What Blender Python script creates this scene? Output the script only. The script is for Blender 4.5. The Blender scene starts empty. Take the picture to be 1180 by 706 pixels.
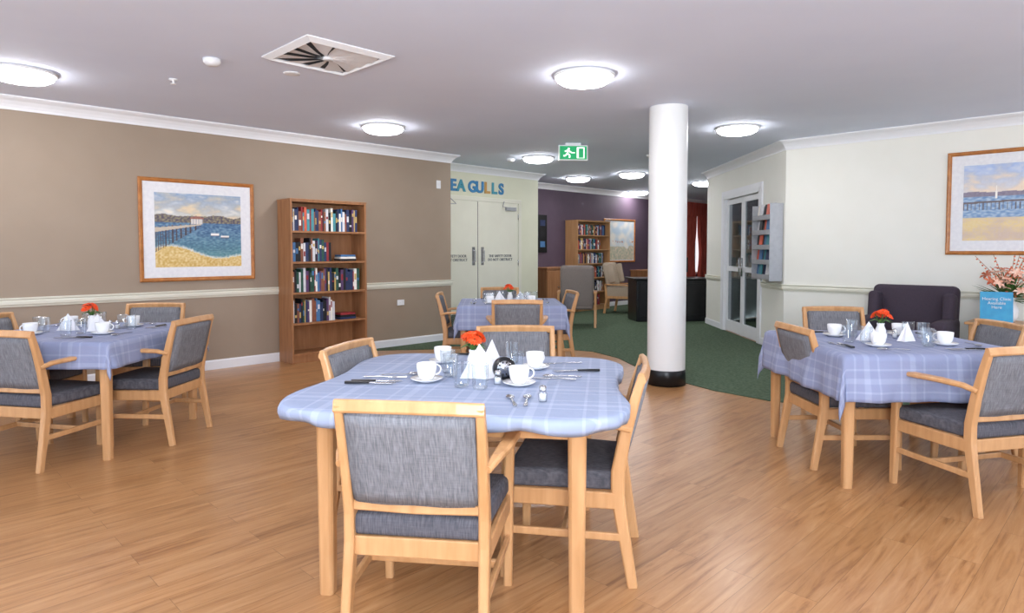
import bpy, bmesh, math, random
from mathutils import Vector, Matrix, Euler, noise
random.seed(7)
scene = bpy.context.scene
try:
    scene.view_settings.view_transform = 'Standard'
except Exception:
    pass
S2 = math.sqrt(2.0)
H = 2.7

def AB(a, b):
    return ((a + b) / S2, (a - b) / S2)

# ------------------------------------------------------------ materials
def lin(c):
    out = []
    for v in c[:3]:
        v = v / 255.0
        out.append(v / 12.92 if v <= 0.04045 else ((v + 0.055) / 1.055) ** 2.4)
    return (out[0], out[1], out[2], 1.0)

def new_mat(name):
    m = bpy.data.materials.new(name)
    m.use_nodes = True
    nt = m.node_tree
    return m, nt, nt.nodes['Principled BSDF']

def mat(name, c1, c2=None, rough=0.5, metal=0.0, scale=(20, 20, 20), nscale=1.0, bump=0.0, emit=0.0,
        trans=0.0, ior=1.45, coat=0.0, detail=4.0, coord='Object', spec=None, alpha=None):
    m, nt, bs = new_mat(name)
    N, Lk = nt.nodes, nt.links
    bs.inputs['Roughness'].default_value = rough
    bs.inputs['Metallic'].default_value = metal
    bs.inputs['IOR'].default_value = ior
    if spec is not None: bs.inputs['Specular IOR Level'].default_value = spec
    if trans: bs.inputs['Transmission Weight'].default_value = trans
    if coat: bs.inputs['Coat Weight'].default_value = coat
    if alpha is not None: bs.inputs['Alpha'].default_value = alpha
    if c2 is None and not bump:
        bs.inputs['Base Color'].default_value = lin(c1)
    else:
        tc = N.new('ShaderNodeTexCoord'); mp = N.new('ShaderNodeMapping')
        mp.inputs['Scale'].default_value = scale
        nz = N.new('ShaderNodeTexNoise')
        nz.inputs['Scale'].default_value = nscale
        nz.inputs['Detail'].default_value = detail
        Lk.new(tc.outputs[coord], mp.inputs['Vector'])
        Lk.new(mp.outputs[0], nz.inputs['Vector'])
        if c2 is not None:
            cr = N.new('ShaderNodeValToRGB')
            cr.color_ramp.elements[0].color = lin(c1); cr.color_ramp.elements[0].position = 0.3
            cr.color_ramp.elements[1].color = lin(c2); cr.color_ramp.elements[1].position = 0.7
            Lk.new(nz.outputs['Fac'], cr.inputs['Fac'])
            Lk.new(cr.outputs['Color'], bs.inputs['Base Color'])
        else:
            bs.inputs['Base Color'].default_value = lin(c1)
        if bump:
            bp = N.new('ShaderNodeBump'); bp.inputs['Strength'].default_value = bump
            bp.inputs['Distance'].default_value = 0.01
            Lk.new(nz.outputs['Fac'], bp.inputs['Height'])
            Lk.new(bp.outputs[0], bs.inputs['Normal'])
    if emit:
        bs.inputs['Emission Color'].default_value = lin(c1)
        bs.inputs['Emission Strength'].default_value = emit
    return m

def thin_glass(name, tint, base=0.06):
    """thin-walled clear glass: transparent + fresnel gloss"""
    m, nt, bs = new_mat(name)
    N, Lk = nt.nodes, nt.links
    N.remove(bs)
    out = [n for n in N if n.type == 'OUTPUT_MATERIAL'][0]
    tr = N.new('ShaderNodeBsdfTransparent'); tr.inputs['Color'].default_value = tint
    gl = N.new('ShaderNodeBsdfGlossy'); gl.inputs['Roughness'].default_value = 0.03
    lw = N.new('ShaderNodeLayerWeight'); lw.inputs['Blend'].default_value = 0.25
    ma = N.new('ShaderNodeMath'); ma.operation = 'MULTIPLY_ADD'; ma.use_clamp = True
    Lk.new(lw.outputs['Facing'], ma.inputs[0]); ma.inputs[1].default_value = 0.55; ma.inputs[2].default_value = base
    mx = N.new('ShaderNodeMixShader')
    Lk.new(ma.outputs[0], mx.inputs['Fac']); Lk.new(tr.outputs[0], mx.inputs[1]); Lk.new(gl.outputs[0], mx.inputs[2])
    Lk.new(mx.outputs[0], out.inputs['Surface'])
    return m

M = {}
M['taupe'] = mat('taupe_paint', (155, 138, 120), (159, 142, 124), 0.6, scale=(3, 3, 3), bump=0.02)
M['cream'] = mat('cream_paint', (233, 232, 222), (236, 235, 226), 0.55, scale=(3, 3, 3), bump=0.02)
M['cream_y'] = mat('warm_cream_paint', (218, 218, 194), (223, 223, 200), 0.55, scale=(3, 3, 3), bump=0.02)
M['plum'] = mat('plum_paint', (90, 75, 90), (97, 81, 96), 0.6, scale=(3, 3, 3), bump=0.02)
M['ceil'] = mat('ceiling_paint', (224, 232, 250), (227, 235, 252), 0.8, scale=(2, 2, 2), bump=0.01)
M['trim'] = mat('white_gloss_trim', (234, 235, 238), (238, 239, 242), 0.35, scale=(4, 4, 4))
M['trimy'] = mat('cream_gloss_trim', (222, 220, 204), (227, 225, 209), 0.35, scale=(4, 4, 4))
M['white'] = mat('white_plastic', (232, 233, 235), (236, 237, 239), 0.4, scale=(6, 6, 6))
M['colwhite'] = mat('white_column_paint', (230, 231, 230), (234, 235, 234), 0.4, scale=(3, 3, 1))
M['black'] = mat('black_laminate', (18, 18, 20), (26, 26, 28), 0.3, scale=(10, 10, 10))
M['darkgap'] = mat('dark_recess', (70, 70, 74), (80, 80, 84), 0.8)
M['beech'] = mat('beech_wood', (206, 158, 110), (188, 139, 91), 0.35, scale=(14, 14, 1.6), nscale=2.0, bump=0.03)
M['oak'] = mat('oak_veneer', (172, 122, 82), (148, 100, 64), 0.4, scale=(10, 10, 1.2), nscale=2.0, bump=0.03)
M['oak_l'] = mat('light_oak_veneer', (192, 148, 104), (172, 128, 86), 0.4, scale=(10, 10, 1.2), nscale=2.0)
M['frame'] = mat('honey_wood_frame', (190, 124, 60), (160, 96, 42), 0.35, scale=(12, 12, 12), nscale=1.5)
M['ceramic'] = mat('white_ceramic', (238, 238, 238), None, 0.15)
M['paper'] = mat('white_paper', (236, 236, 238), (226, 226, 230), 0.8, scale=(30, 30, 30), bump=0.05)
M['steel'] = mat('brushed_steel', (190, 190, 192), None, 0.22, 1.0)
M['glass'] = thin_glass('clear_glass', (0.93, 0.95, 0.96, 1), 0.08)
M['doorglass'] = thin_glass('door_glass', (0.50, 0.55, 0.57, 1), 0.10)
M['leaf'] = mat('green_leaf', (52, 92, 40), (80, 120, 56), 0.5, scale=(30, 30, 30))
M['orange'] = mat('orange_petal', (236, 84, 24), (222, 62, 14), 0.5, scale=(40, 40, 40))
M['yell'] = mat('flower_centre', (120, 60, 20), (70, 36, 16), 0.7, scale=(200, 200, 200))
M['pink'] = mat('lily_petal', (246, 222, 202), (232, 156, 124), 0.5, scale=(20, 20, 20))
M['grey'] = mat('grey_metal', (170, 172, 176), (160, 162, 166), 0.4, 0.1)
M['curtain'] = mat('red_curtain', (200, 92, 76), (166, 64, 54), 0.85, scale=(20, 20, 3))
M['purplefab'] = mat('dark_purple_fabric', (58, 49, 60), (70, 59, 70), 0.9, scale=(150, 150, 150), bump=0.2)
M['greyfab'] = mat('grey_upholstery', (120, 110, 105), (136, 125, 118), 0.9, scale=(120, 120, 120), bump=0.2)
M['beigefab'] = mat('beige_upholstery', (176, 160, 140), (160, 144, 126), 0.9, scale=(120, 120, 120), bump=0.2)
M['dome'] = mat('lit_diffuser', (250, 249, 252), None, 0.4, emit=36.0)
M['green_sign'] = mat('exit_green', (20, 150, 90), None, 0.4, emit=0.6)
M['white_sign'] = mat('exit_white', (250, 255, 250), None, 0.4, emit=0.8)
M['blue_sign'] = mat('blue_card', (60, 160, 200), (50, 145, 190), 0.5)
M['skyglass'] = mat('curtain_light', (235, 240, 245), None, 0.5, emit=1.0)

def stripes_fabric(name, c1, c2):
    m, nt, bs = new_mat(name)
    N, Lk = nt.nodes, nt.links
    bs.inputs['Roughness'].default_value = 0.9
    bs.inputs['Specular IOR Level'].default_value = 0.2
    tc = N.new('ShaderNodeTexCoord')
    mp = N.new('ShaderNodeMapping'); mp.inputs['Scale'].default_value = (260, 40, 22)
    nz = N.new('ShaderNodeTexNoise'); nz.inputs['Scale'].default_value = 1.0; nz.inputs['Detail'].default_value = 3
    mp2 = N.new('ShaderNodeMapping'); mp2.inputs['Scale'].default_value = (25, 25, 300)
    nz2 = N.new('ShaderNodeTexNoise'); nz2.inputs['Scale'].default_value = 1.0
    Lk.new(tc.outputs['Object'], mp.inputs['Vector']); Lk.new(mp.outputs[0], nz.inputs['Vector'])
    Lk.new(tc.outputs['Object'], mp2.inputs['Vector']); Lk.new(mp2.outputs[0], nz2.inputs['Vector'])
    ad = N.new('ShaderNodeMath'); ad.operation = 'MULTIPLY_ADD'
    Lk.new(nz2.outputs['Fac'], ad.inputs[0]); ad.inputs[1].default_value = 0.3
    Lk.new(nz.outputs['Fac'], ad.inputs[2])
    cr = N.new('ShaderNodeValToRGB')
    cr.color_ramp.elements[0].position = 0.45; cr.color_ramp.elements[0].color = lin(c1)
    cr.color_ramp.elements[1].position = 0.85; cr.color_ramp.elements[1].color = lin(c2)
    Lk.new(ad.outputs[0], cr.inputs['Fac']); Lk.new(cr.outputs['Color'], bs.inputs['Base Color'])
    bp = N.new('ShaderNodeBump'); bp.inputs['Strength'].default_value = 0.15; bp.inputs['Distance'].default_value = 0.003
    Lk.new(ad.outputs[0], bp.inputs['Height']); Lk.new(bp.outputs[0], bs.inputs['Normal'])
    return m
M['chairfab'] = stripes_fabric('grey_stripe_upholstery', (100, 100, 104), (134, 134, 138))
M['seatfab'] = stripes_fabric('dark_grey_upholstery', (74, 74, 80), (104, 102, 108))

def wood_floor():
    m, nt, bs = new_mat('oak_plank_floor')
    N, Lk = nt.nodes, nt.links
    tc = N.new('ShaderNodeTexCoord')
    mp = N.new('ShaderNodeMapping'); mp.inputs['Rotation'].default_value = (0, 0, math.radians(-45))
    Lk.new(tc.outputs['Object'], mp.inputs['Vector'])
    bk = N.new('ShaderNodeTexBrick')
    bk.offset = 0.37; bk.squash = 1.0
    bk.inputs['Scale'].default_value = 1.0
    bk.inputs['Brick Width'].default_value = 1.25
    bk.inputs['Row Height'].default_value = 0.125
    bk.inputs['Mortar Size'].default_value = 0.001
    bk.inputs['Mortar Smooth'].default_value = 0.2
    bk.inputs['Color1'].default_value = (0.25, 0.25, 0.25, 1)
    bk.inputs['Color2'].default_value = (0.75, 0.75, 0.75, 1)
    bk.inputs['Mortar'].default_value = (0.0, 0.0, 0.0, 1)
    vec = mp.outputs[0]
    Lk.new(vec, bk.inputs['Vector'])
    mp2 = N.new('ShaderNodeMapping'); mp2.inputs['Scale'].default_value = (1.3, 15, 1)
    Lk.new(vec, mp2.inputs['Vector'])
    ad = N.new('ShaderNodeVectorMath'); ad.operation = 'MULTIPLY_ADD'
    Lk.new(bk.outputs['Color'], ad.inputs[0]); ad.inputs[1].default_value = (9, 5, 3)
    Lk.new(mp2.outputs[0], ad.inputs[2])
    nz = N.new('ShaderNodeTexNoise'); nz.inputs['Scale'].default_value = 1.1; nz.inputs['Detail'].default_value = 7
    nz.inputs['Distortion'].default_value = 1.8; nz.inputs['Roughness'].default_value = 0.62
    Lk.new(ad.outputs[0], nz.inputs['Vector'])
    cr = N.new('ShaderNodeValToRGB')
    e = cr.color_ramp.elements
    e[0].position = 0.28; e[0].color = lin((138, 92, 55))
    e[1].position = 0.72; e[1].color = lin((194, 149, 104))
    x = e.new(0.46); x.color = lin((175, 126, 80))
    Lk.new(nz.outputs['Fac'], cr.inputs['Fac'])
    mx = N.new('ShaderNodeMixRGB'); mx.blend_type = 'MULTIPLY'; mx.inputs['Fac'].default_value = 1.0
    cr2 = N.new('ShaderNodeValToRGB')
    cr2.color_ramp.elements[0].position = 0.0; cr2.color_ramp.elements[0].color = (0.46, 0.43, 0.41, 1)
    cr2.color_ramp.elements[1].position = 0.75; cr2.color_ramp.elements[1].color = (1.02, 1.02, 1.02, 1)
    k = cr2.color_ramp.elements.new(0.2); k.color = (0.87, 0.86, 0.84, 1)
    Lk.new(bk.outputs['Color'], cr2.inputs['Fac'])
    Lk.new(cr.outputs['Color'], mx.inputs['Color1']); Lk.new(cr2.outputs['Color'], mx.inputs['Color2'])
    Lk.new(mx.outputs[0], bs.inputs['Base Color'])
    bs.inputs['Roughness'].default_value = 0.29
    bp = N.new('ShaderNodeBump'); bp.inputs['Strength'].default_value = 0.08; bp.inputs['Distance'].default_value = 0.003
    Lk.new(nz.outputs['Fac'], bp.inputs['Height']); Lk.new(bp.outputs[0], bs.inputs['Normal'])
    return m
M['floor'] = wood_floor()
M['carpet'] = mat('green_carpet', (64, 82, 64), (98, 112, 92), 0.95, scale=(18, 18, 18), nscale=2.0, bump=0.4, detail=8, spec=0.1)

def cloth_mat(name, base, light):
    m, nt, bs = new_mat(name)
    N, Lk = nt.nodes, nt.links
    bs.inputs['Roughness'].default_value = 0.75
    tc = N.new('ShaderNodeTexCoord')
    outs = []
    for d in ('X', 'Y'):
        for sc, th in ((1.25, 0.975), (2.5, 0.99)):
            w = N.new('ShaderNodeTexWave'); w.bands_direction = d; w.inputs['Scale'].default_value = sc
            w.inputs['Phase Offset'].default_value = 1.2 * sc
            Lk.new(tc.outputs['UV'], w.inputs['Vector'])
            cr = N.new('ShaderNodeValToRGB')
            cr.color_ramp.elements[0].position = th - 0.02; cr.color_ramp.elements[0].color = (0, 0, 0, 1)
            cr.color_ramp.elements[1].position = th; cr.color_ramp.elements[1].color = (0.5, 0.5, 0.5, 1)
            Lk.new(w.outputs['Fac'], cr.inputs['Fac']); outs.append(cr.outputs['Color'])
    s = outs[0]
    for o in outs[1:]:
        a = N.new('ShaderNodeMath'); a.operation = 'ADD'
        Lk.new(s, a.inputs[0]); Lk.new(o, a.inputs[1]); a.use_clamp = True
        s = a.outputs[0]
    mx = N.new('ShaderNodeMixRGB'); mx.inputs['Color1'].default_value = lin(base); mx.inputs['Color2'].default_value = lin(light)
    Lk.new(s, mx.inputs['Fac']); Lk.new(mx.outputs[0], bs.inputs['Base Color'])
    nz = N.new('ShaderNodeTexNoise'); nz.inputs['Scale'].default_value = 14; nz.inputs['Detail'].default_value = 3
    Lk.new(tc.outputs['UV'], nz.inputs['Vector'])
    bp = N.new('ShaderNodeBump'); bp.inputs['Strength'].default_value = 0.45; bp.inputs['Distance'].default_value = 0.012
    Lk.new(nz.outputs['Fac'], bp.inputs['Height']); Lk.new(bp.outputs[0], bs.inputs['Normal'])
    return m
M['cloth'] = cloth_mat('blue_check_cloth', (138, 146, 176), (162, 169, 194))
M['cloth1'] = cloth_mat('pale_blue_check_cloth', (146, 157, 182), (170, 179, 200))

def attr_mat(name):
    m, nt, bs = new_mat(name)
    at = nt.nodes.new('ShaderNodeAttribute'); at.attribute_name = 'Col'
    nt.links.new(at.outputs['Color'], bs.inputs['Base Color'])
    bs.inputs['Roughness'].default_value = 0.35
    return m
M['print'] = attr_mat('printed_watercolour')

# ------------------------------------------------------------ mesh builder
class MB:
    def __init__(self):
        self.bm = bmesh.new(); self.mats = []
    def mi(self, key):
        m = M[key] if isinstance(key, str) else key
        if m not in self.mats: self.mats.append(m)
        return self.mats.index(m)
    def merge(self, tb, key, smooth=False, mtx=None):
        i = self.mi(key)
        if mtx is not None: tb.transform(mtx)
        for f in tb.faces:
            f.material_index = i; f.smooth = smooth
        bmesh.ops.recalc_face_normals(tb, faces=tb.faces)
        me = bpy.data.meshes.new('tmp'); tb.to_mesh(me); tb.free()
        self.bm.from_mesh(me); bpy.data.meshes.remove(me)
    def box(self, c, s, key, rot=(0, 0, 0), bev=0.0, seg=2, smooth=False):
        tb = bmesh.new(); bmesh.ops.create_cube(tb, size=1.0)
        for v in tb.verts: v.co = Vector((v.co.x * s[0], v.co.y * s[1], v.co.z * s[2]))
        if bev > 0:
            bmesh.ops.bevel(tb, geom=list(tb.edges), offset=bev, segments=seg, affect='EDGES', profile=0.5)
            smooth = smooth or seg > 2
        self.merge(tb, key, smooth, Matrix.Translation(c) @ Euler(rot).to_matrix().to_4x4())
    def cyl(self, p1, p2, r1, key, r2=None, seg=20, smooth=True):
        r2 = r1 if r2 is None else r2
        p1 = Vector(p1); p2 = Vector(p2); d = p2 - p1
        tb = bmesh.new()
        bmesh.ops.create_cone(tb, cap_ends=True, segments=seg, radius1=r1, radius2=r2, depth=d.length)
        q = Vector((0, 0, 1)).rotation_difference(d.normalized())
        self.merge(tb, key, smooth, Matrix.Translation((p1 + p2) / 2) @ q.to_matrix().to_4x4())
    def sphere(self, c, r, key, sc=(1, 1, 1), seg=16, rot=(0, 0, 0)):
        tb = bmesh.new(); bmesh.ops.create_uvsphere(tb, u_segments=seg, v_segments=seg // 2, radius=r)
        self.merge(tb, key, True, Matrix.Translation(c) @ Euler(rot).to_matrix().to_4x4() @ Matrix.Diagonal((sc[0], sc[1], sc[2], 1)))
    def lathe(self, prof, c, key, seg=28, mtx=None):
        tb = bmesh.new(); rings = []
        for (r, z) in prof:
            if r < 1e-5: rings.append([tb.verts.new((0, 0, z))])
            else: rings.append([tb.verts.new((r * math.cos(2 * math.pi * i / seg), r * math.sin(2 * math.pi * i / seg), z)) for i in range(seg)])
        for A, B in zip(rings, rings[1:]):
            for i in range(seg):
                j = (i + 1) % seg
                if len(A) == 1 and len(B) == 1: continue
                if len(A) == 1: tb.faces.new((A[0], B[i], B[j]))
                elif len(B) == 1: tb.faces.new((A[i], A[j], B[0]))
                else: tb.faces.new((A[i], A[j], B[j], B[i]))
        self.merge(tb, key, True, Matrix.Translation(c) @ (mtx or Matrix.Identity(4)))
    def sweep(self, pts, sizes, key, side=(1, 0, 0), ch=0.25, smooth=False):
        """chamfered-rectangle section swept along pts; sizes = (along side, other) half sizes"""
        pts = [Vector(p) for p in pts]
        if not isinstance(sizes, list): sizes = [sizes] * len(pts)
        tb = bmesh.new(); rings = []
        for i, p in enumerate(pts):
            t = (pts[min(i + 1, len(pts) - 1)] - pts[max(i - 1, 0)]).normalized()
            u = Vector(side); u = (u - t * u.dot(t)).normalized(); v = t.cross(u)
            a, b = sizes[i]; c = ch * min(a, b) * 2 * 0.9
            sec = [(a, b - c), (a - c * .4, b - c * .4), (a - c, b), (-a + c, b), (-a + c * .4, b - c * .4), (-a, b - c),
                   (-a, -b + c), (-a + c * .4, -b + c * .4), (-a + c, -b), (a - c, -b), (a - c * .4, -b + c * .4), (a, -b + c)]
            rings.append([tb.verts.new(p + u * s[0] + v * s[1]) for s in sec])
        n = 12
        for A, B in zip(rings, rings[1:]):
            for i in range(n):
                j = (i + 1) % n; tb.faces.new((A[i], A[j], B[j], B[i]))
        tb.faces.new(rings[0]); tb.faces.new(rings[-1])
        self.merge(tb, key, smooth)
    def poly(self, verts, faces, key, smooth=False):
        tb = bmesh.new(); vs = [tb.verts.new(v) for v in verts]
        for f in faces: tb.faces.new([vs[i] for i in f])
        self.merge(tb, key, smooth)
    def mesh(self, name):
        me = bpy.data.meshes.new(name); self.bm.to_mesh(me); self.bm.free()
        for m in self.mats: me.materials.append(m)
        return me
    def obj(self, name, loc=(0, 0, 0), rz=0.0, parent=None):
        return link(name, self.mesh(name), loc, rz, parent)

def link(name, me, loc=(0, 0, 0), rz=0.0, parent=None):
    o = bpy.data.objects.new(name, me)
    o.location = loc; o.rotation_euler = (0, 0, rz)
    scene.collection.objects.link(o)
    if parent: o.parent = parent
    return o

def text(body, size, key, parent, loc, rot=(math.pi / 2, 0, 0), ext=0.003, name='lettering', align='CENTER'):
    cu = bpy.data.curves.new(name, 'FONT'); cu.body = body; cu.size = size; cu.extrude = ext
    cu.align_x = align; cu.materials.append(M[key] if isinstance(key, str) else key)
    o = bpy.data.objects.new(name, cu); scene.collection.objects.link(o)
    o.parent = parent; o.location = loc; o.rotation_euler = rot
    return o

# ------------------------------------------------------------ room shell
names = ['left', 'step_a', 'doors', 'step_b', 'lounge', 'lounge_end', 'lounge_right', 'glass_doors', 'right', 'window_right', 'window_back']
poly = [AB(-3.5, -7.4), AB(6.13, -7.4), AB(6.13, -8.1), AB(8.77, -8.1), AB(8.77, -9.15), AB(17.2, -9.15), AB(17.2, -5.8),
        AB(10.75, -5.8), AB(8.34, -3.42), AB(8.34, 4.0), AB(-3.5, 4.0)]
NP = len(poly)
wmat = ['taupe', 'cream_y', 'cream_y', 'plum', 'plum', 'plum', 'cream', 'cream', 'cream', 'cream', 'cream']

def eline(i, o):
    p = Vector(poly[i]); q = Vector(poly[(i + 1) % NP]); d = (q - p).normalized(); n = Vector((d.y, -d.x))
    return p + n * o, d
def voff(i, o):
    """mitred vertex i offset inward o"""
    p1, d1 = eline((i - 1) % NP, o); p2, d2 = eline(i, o)
    cr = d1.x * d2.y - d1.y * d2.x
    t = ((p2.x - p1.x) * d2.y - (p2.y - p1.y) * d2.x) / cr
    return p1 + d1 * t
def epoint(i, s, o):
    p, d = eline(i, o); return p + d * s

def prism(mb, i, prof, key, s0=None, s1=None):
    """prof list of (offset,z) closed profile"""
    vs = []
    for (o, z) in prof:
        a = voff(i, o) if s0 is None else epoint(i, s0, o); vs.append((a.x, a.y, z))
    for (o, z) in prof:
        b = voff((i + 1) % NP, o) if s1 is None else epoint(i, s1, o); vs.append((b.x, b.y, z))
    n = len(prof); fs = [tuple(range(n)), tuple(range(n, 2 * n))]
    for k in range(n):
        fs.append((k, (k + 1) % n, n + (k + 1) % n, n + k))
    mb.poly(vs, fs, key)

TH = 0.12
def rect(z0, z1): return [(0, z0), (0, z1), (-TH, z1), (-TH, z0)]
elen = [(Vector(poly[(i + 1) % NP]) - Vector(poly[i])).length for i in range(NP)]
openings = {7: [(0.95, 2.57, 0.0, 2.2)],
            9: [(0.6, 3.8, 0.12, 2.45), (4.2, 7.5, 0.12, 2.45), (7.9, 11.3, 0.12, 2.45)],
            10: [(0.5, 3.8, 0.12, 2.45), (4.1, 7.4, 0.12, 2.45), (7.7, 11.0, 0.12, 2.45)]}
for i in range(NP):
    mb = MB(); ops = openings.get(i)
    if not ops: prism(mb, i, rect(0, H), wmat[i])
    else:
        cur = None
        for (a, b, z0, z1) in ops:
            prism(mb, i, rect(0, H), wmat[i], cur, a)
            if z0 > 0: prism(mb, i, rect(0, z0), wmat[i], a, b)
            prism(mb, i, rect(z1, H), wmat[i], a, b)
            cur = b
        prism(mb, i, rect(0, H), wmat[i], cur, None)
    mb.obj('wall_' + names[i])

crown = [(0, H), (0, H - .115), (.012, H - .115), (.016, H - .095), (.03, H - .07), (.055, H - .04), (.085, H - .022), (.095, H - .012), (.105, H - .012), (.105, H)]
rail = [(0, .80), (.010, .80), (.014, .815), (.022, .825), (.024, .85), (.018, .862), (.028, .872), (.028, .885), (0, .885)]
base = [(0, 0), (.014, 0), (.014, .09), (.008, .105), (0, .105)]
for i in range(NP):
    mb = MB(); prism(mb, i, crown, 'trim'); mb.obj('trim_%d' % (i + 1))
    if i in (0, 8):
        mb = MB(); prism(mb, i, rail, 'trimy'); mb.obj('trim_%d' % (i + 20))
    mb = MB()
    if i == 7:
        prism(mb, i, base, 'trim', None, 0.87); prism(mb, i, base, 'trim', 2.65, None)
        mr = MB(); prism(mr, i, rail, 'trimy', None, 0.87); prism(mr, i, rail, 'trimy', 2.65, None); mr.obj('trim_27')
    elif i == 2:
        prism(mb, i, base, 'trim', 2.22, None)
    else:
        prism(mb, i, base, 'trim')
    mb.obj('baseboard_' + names[i])

# floor, ceiling
mb = MB(); P = [voff(i, -TH) for i in range(NP)]
mb.poly([(p.x, p.y, 0) for p in P] + [(p.x, p.y, -.1) for p in P],
        [tuple(range(NP)), tuple(range(NP, 2 * NP))] + [(k, (k + 1) % NP, NP + (k + 1) % NP, NP + k) for k in range(NP)], 'floor')
mb.obj('floor')
mb = MB()
mb.poly([(p.x, p.y, H) for p in P] + [(p.x, p.y, H + .1) for p in P],
        [tuple(range(NP)), tuple(range(NP, 2 * NP))] + [(k, (k + 1) % NP, NP + (k + 1) % NP, NP + k) for k in range(NP)], 'ceil')
mb.obj('ceiling')

cp = [(-2.0, 8.46), (-.5, 8.68), (.6, 8.66), (1.05, 8.4), (1.3, 7.9), (1.42, 7.2), (1.62, 6.6), (1.9, 6.05), (2.27, 5.62), (2.8, 5.4), (3.6, 5.34), (6.44, 5.345)]
cp = [Vector(c) for c in cp]
cpoly = cp + [voff(8, 0), voff(7, 0), voff(6, 0), voff(5, 0), voff(4, 0), voff(3, 0), voff(2, 0), voff(1, 0)]
n = len(cpoly); mb = MB()
mb.poly([(p[0], p[1], .006) for p in cpoly] + [(p[0], p[1], .0005) for p in cpoly],
        [tuple(range(n)), tuple(range(n, 2 * n))] + [(k, (k + 1) % n, n + (k + 1) % n, n + k) for k in range(n)], 'carpet')
mb.obj('carpet')

# side room shell beyond the glass doors
mb = MB()
def vwall(mb, p, q, key, t=.1):
    p = Vector(p); q = Vector(q); d = (q - p); L = d.length; c = (p + q) / 2
    mb.box((c.x, c.y, H / 2), (L, t, H), key, rot=(0, 0, math.atan2(d.y, d.x)))
vwall(mb, (5.9, 6.2), (8.6, 9.2), 'cream'); vwall(mb, (8.6, 9.2), (6.2, 13.9), 'cream')
mb.obj('wall_side_room')
mb = MB(); mb.poly([(3.65, 8.45, -.002), (3.65, 11.75, -.002), (6.2, 13.9, -.002), (8.6, 9.2, -.002), (5.9, 6.2, -.002)], [(0, 1, 2, 3, 4)], 'carpet'); mb.obj('floor_side_room')
mb = MB(); mb.poly([(3.6, 8.4, H), (3.6, 11.8, H), (6.2, 13.9, H), (8.6, 9.2, H), (5.9, 6.2, H)], [(0, 1, 2, 3, 4)], 'ceil'); mb.obj('ceiling_side_room')

# windows behind the camera
k = 1
for i in (9, 10):
    for (a, b, z0, z1) in openings[i]:
        mb = MB()
        pr = lambda z0_, z1_: [(-.03, z0_), (-.03, z1_), (-.09, z1_), (-.09, z0_)]
        prism(mb, i, pr(z0, z0 + .06), 'trim', a, b); prism(mb, i, pr(z1 - .06, z1), 'trim', a, b)
        for s in (a, (a + b) / 2 - .03, b - .06): prism(mb, i, pr(z0 + .06, z1 - .06), 'trim', s, s + .06)
        mb.obj('window_%d' % k); k += 1

# ------------------------------------------------------------ glazed double door (door_1)
def glazed_door():
    w = 1.62; h = 2.2
    mb = MB()
    for x in (-w / 2 + .03, w / 2 - .03): mb.box((x, 0.06, h / 2), (.06, .16, h), 'white')
    mb.box((0, .06, h - .03), (w, .16, .06), 'white')
    for sx in (-1, 1):
        cx = sx * .375; lw = .745
        for x in (cx - lw / 2 + .03, cx + lw / 2 - .03): mb.box((x, .05, 1.07), (.06, .045, 2.13), 'white')
        for z, hh in ((.10, .18), (1.02, .07), (2.09, .08)): mb.box((cx, .05, z), (lw - .1, .045, hh), 'white')
        mb.box((cx, .05, .60), (lw - .12, .008, .84), 'doorglass'); mb.box((cx, .05, 1.56), (lw - .12, .008, .99), 'doorglass')
        mb.cyl((sx * .06, -.0, .92), (sx * .06, -.0, 1.2), .012, 'steel')
    for x in (-w / 2 - .035, w / 2 + .035): mb.box((x, -.012, h / 2), (.07, .022, h), 'trim')
    mb.box((0, -.012, h + .035), (w + .14, .022, .07), 'trim')
    p = epoint(7, 0.95 + .81, 0)
    d = eline(7, 0)[1]
    mb.obj('door_1', (p.x, p.y, 0), math.atan2(d.y, d.x))
glazed_door()

# ------------------------------------------------------------ service double door (door_2)
def leaf_door():
    mb = MB(); hw = .97; h = 2.13
    for s in (-1, 1):
        mb.box((s * .478, -.02, h / 2 + .005), (.95, .03, h - .01), 'trimy', bev=.003)
        mb.box((s * (hw + .03), -.024, h / 2 + .03), (.07, .044, h + .06), 'trimy', bev=.006)
        mb.box((s * .10, -.040, 1.22), (.06, .008, .3), 'steel')
        mb.sweep([(s * .10, -.045, 1.12), (s * .10, -.085, 1.13), (s * .10, -.085, 1.31), (s * .10, -.045, 1.32)], (.009, .009), 'steel')
        for z in (.3, 1.1, 1.9): mb.cyl((s * .955, -.04, z - .05), (s * .955, -.04, z + .05), .008, 'steel', seg=8)
        mb.box((s * .478, -.038, .15), (.9, .004, .26), 'steel')
        mb.box((s * .75, -.06, h - .1), (.24, .05, .06), 'grey', bev=.005)
        mb.sweep([(s * .70, -.08, h - .08), (s * .52, -.10, h - .07), (s * .6, -.05, h + .02)], (.008, .006), 'grey')
    mb.box((0, -.037, h / 2), (.008, .004, h - .02), 'darkgap')
    mb.box((0, -.024, h + .035), (2 * hw + .13, .044, .07), 'trimy', bev=.006)
    x, y = AB(7.26, -8.1)
    o = mb.obj('door_2', (x, y, 0), math.radians(45))
    M['ink'] = mat('dark_ink', (70, 80, 90))
    for s in (-1, 1):
        text("THE SAFETY DOOR\nDO NOT OBSTRUCT", .062, 'ink', o, (s * .52, -.037, 1.2), name='door_label')
leaf_door()

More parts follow.
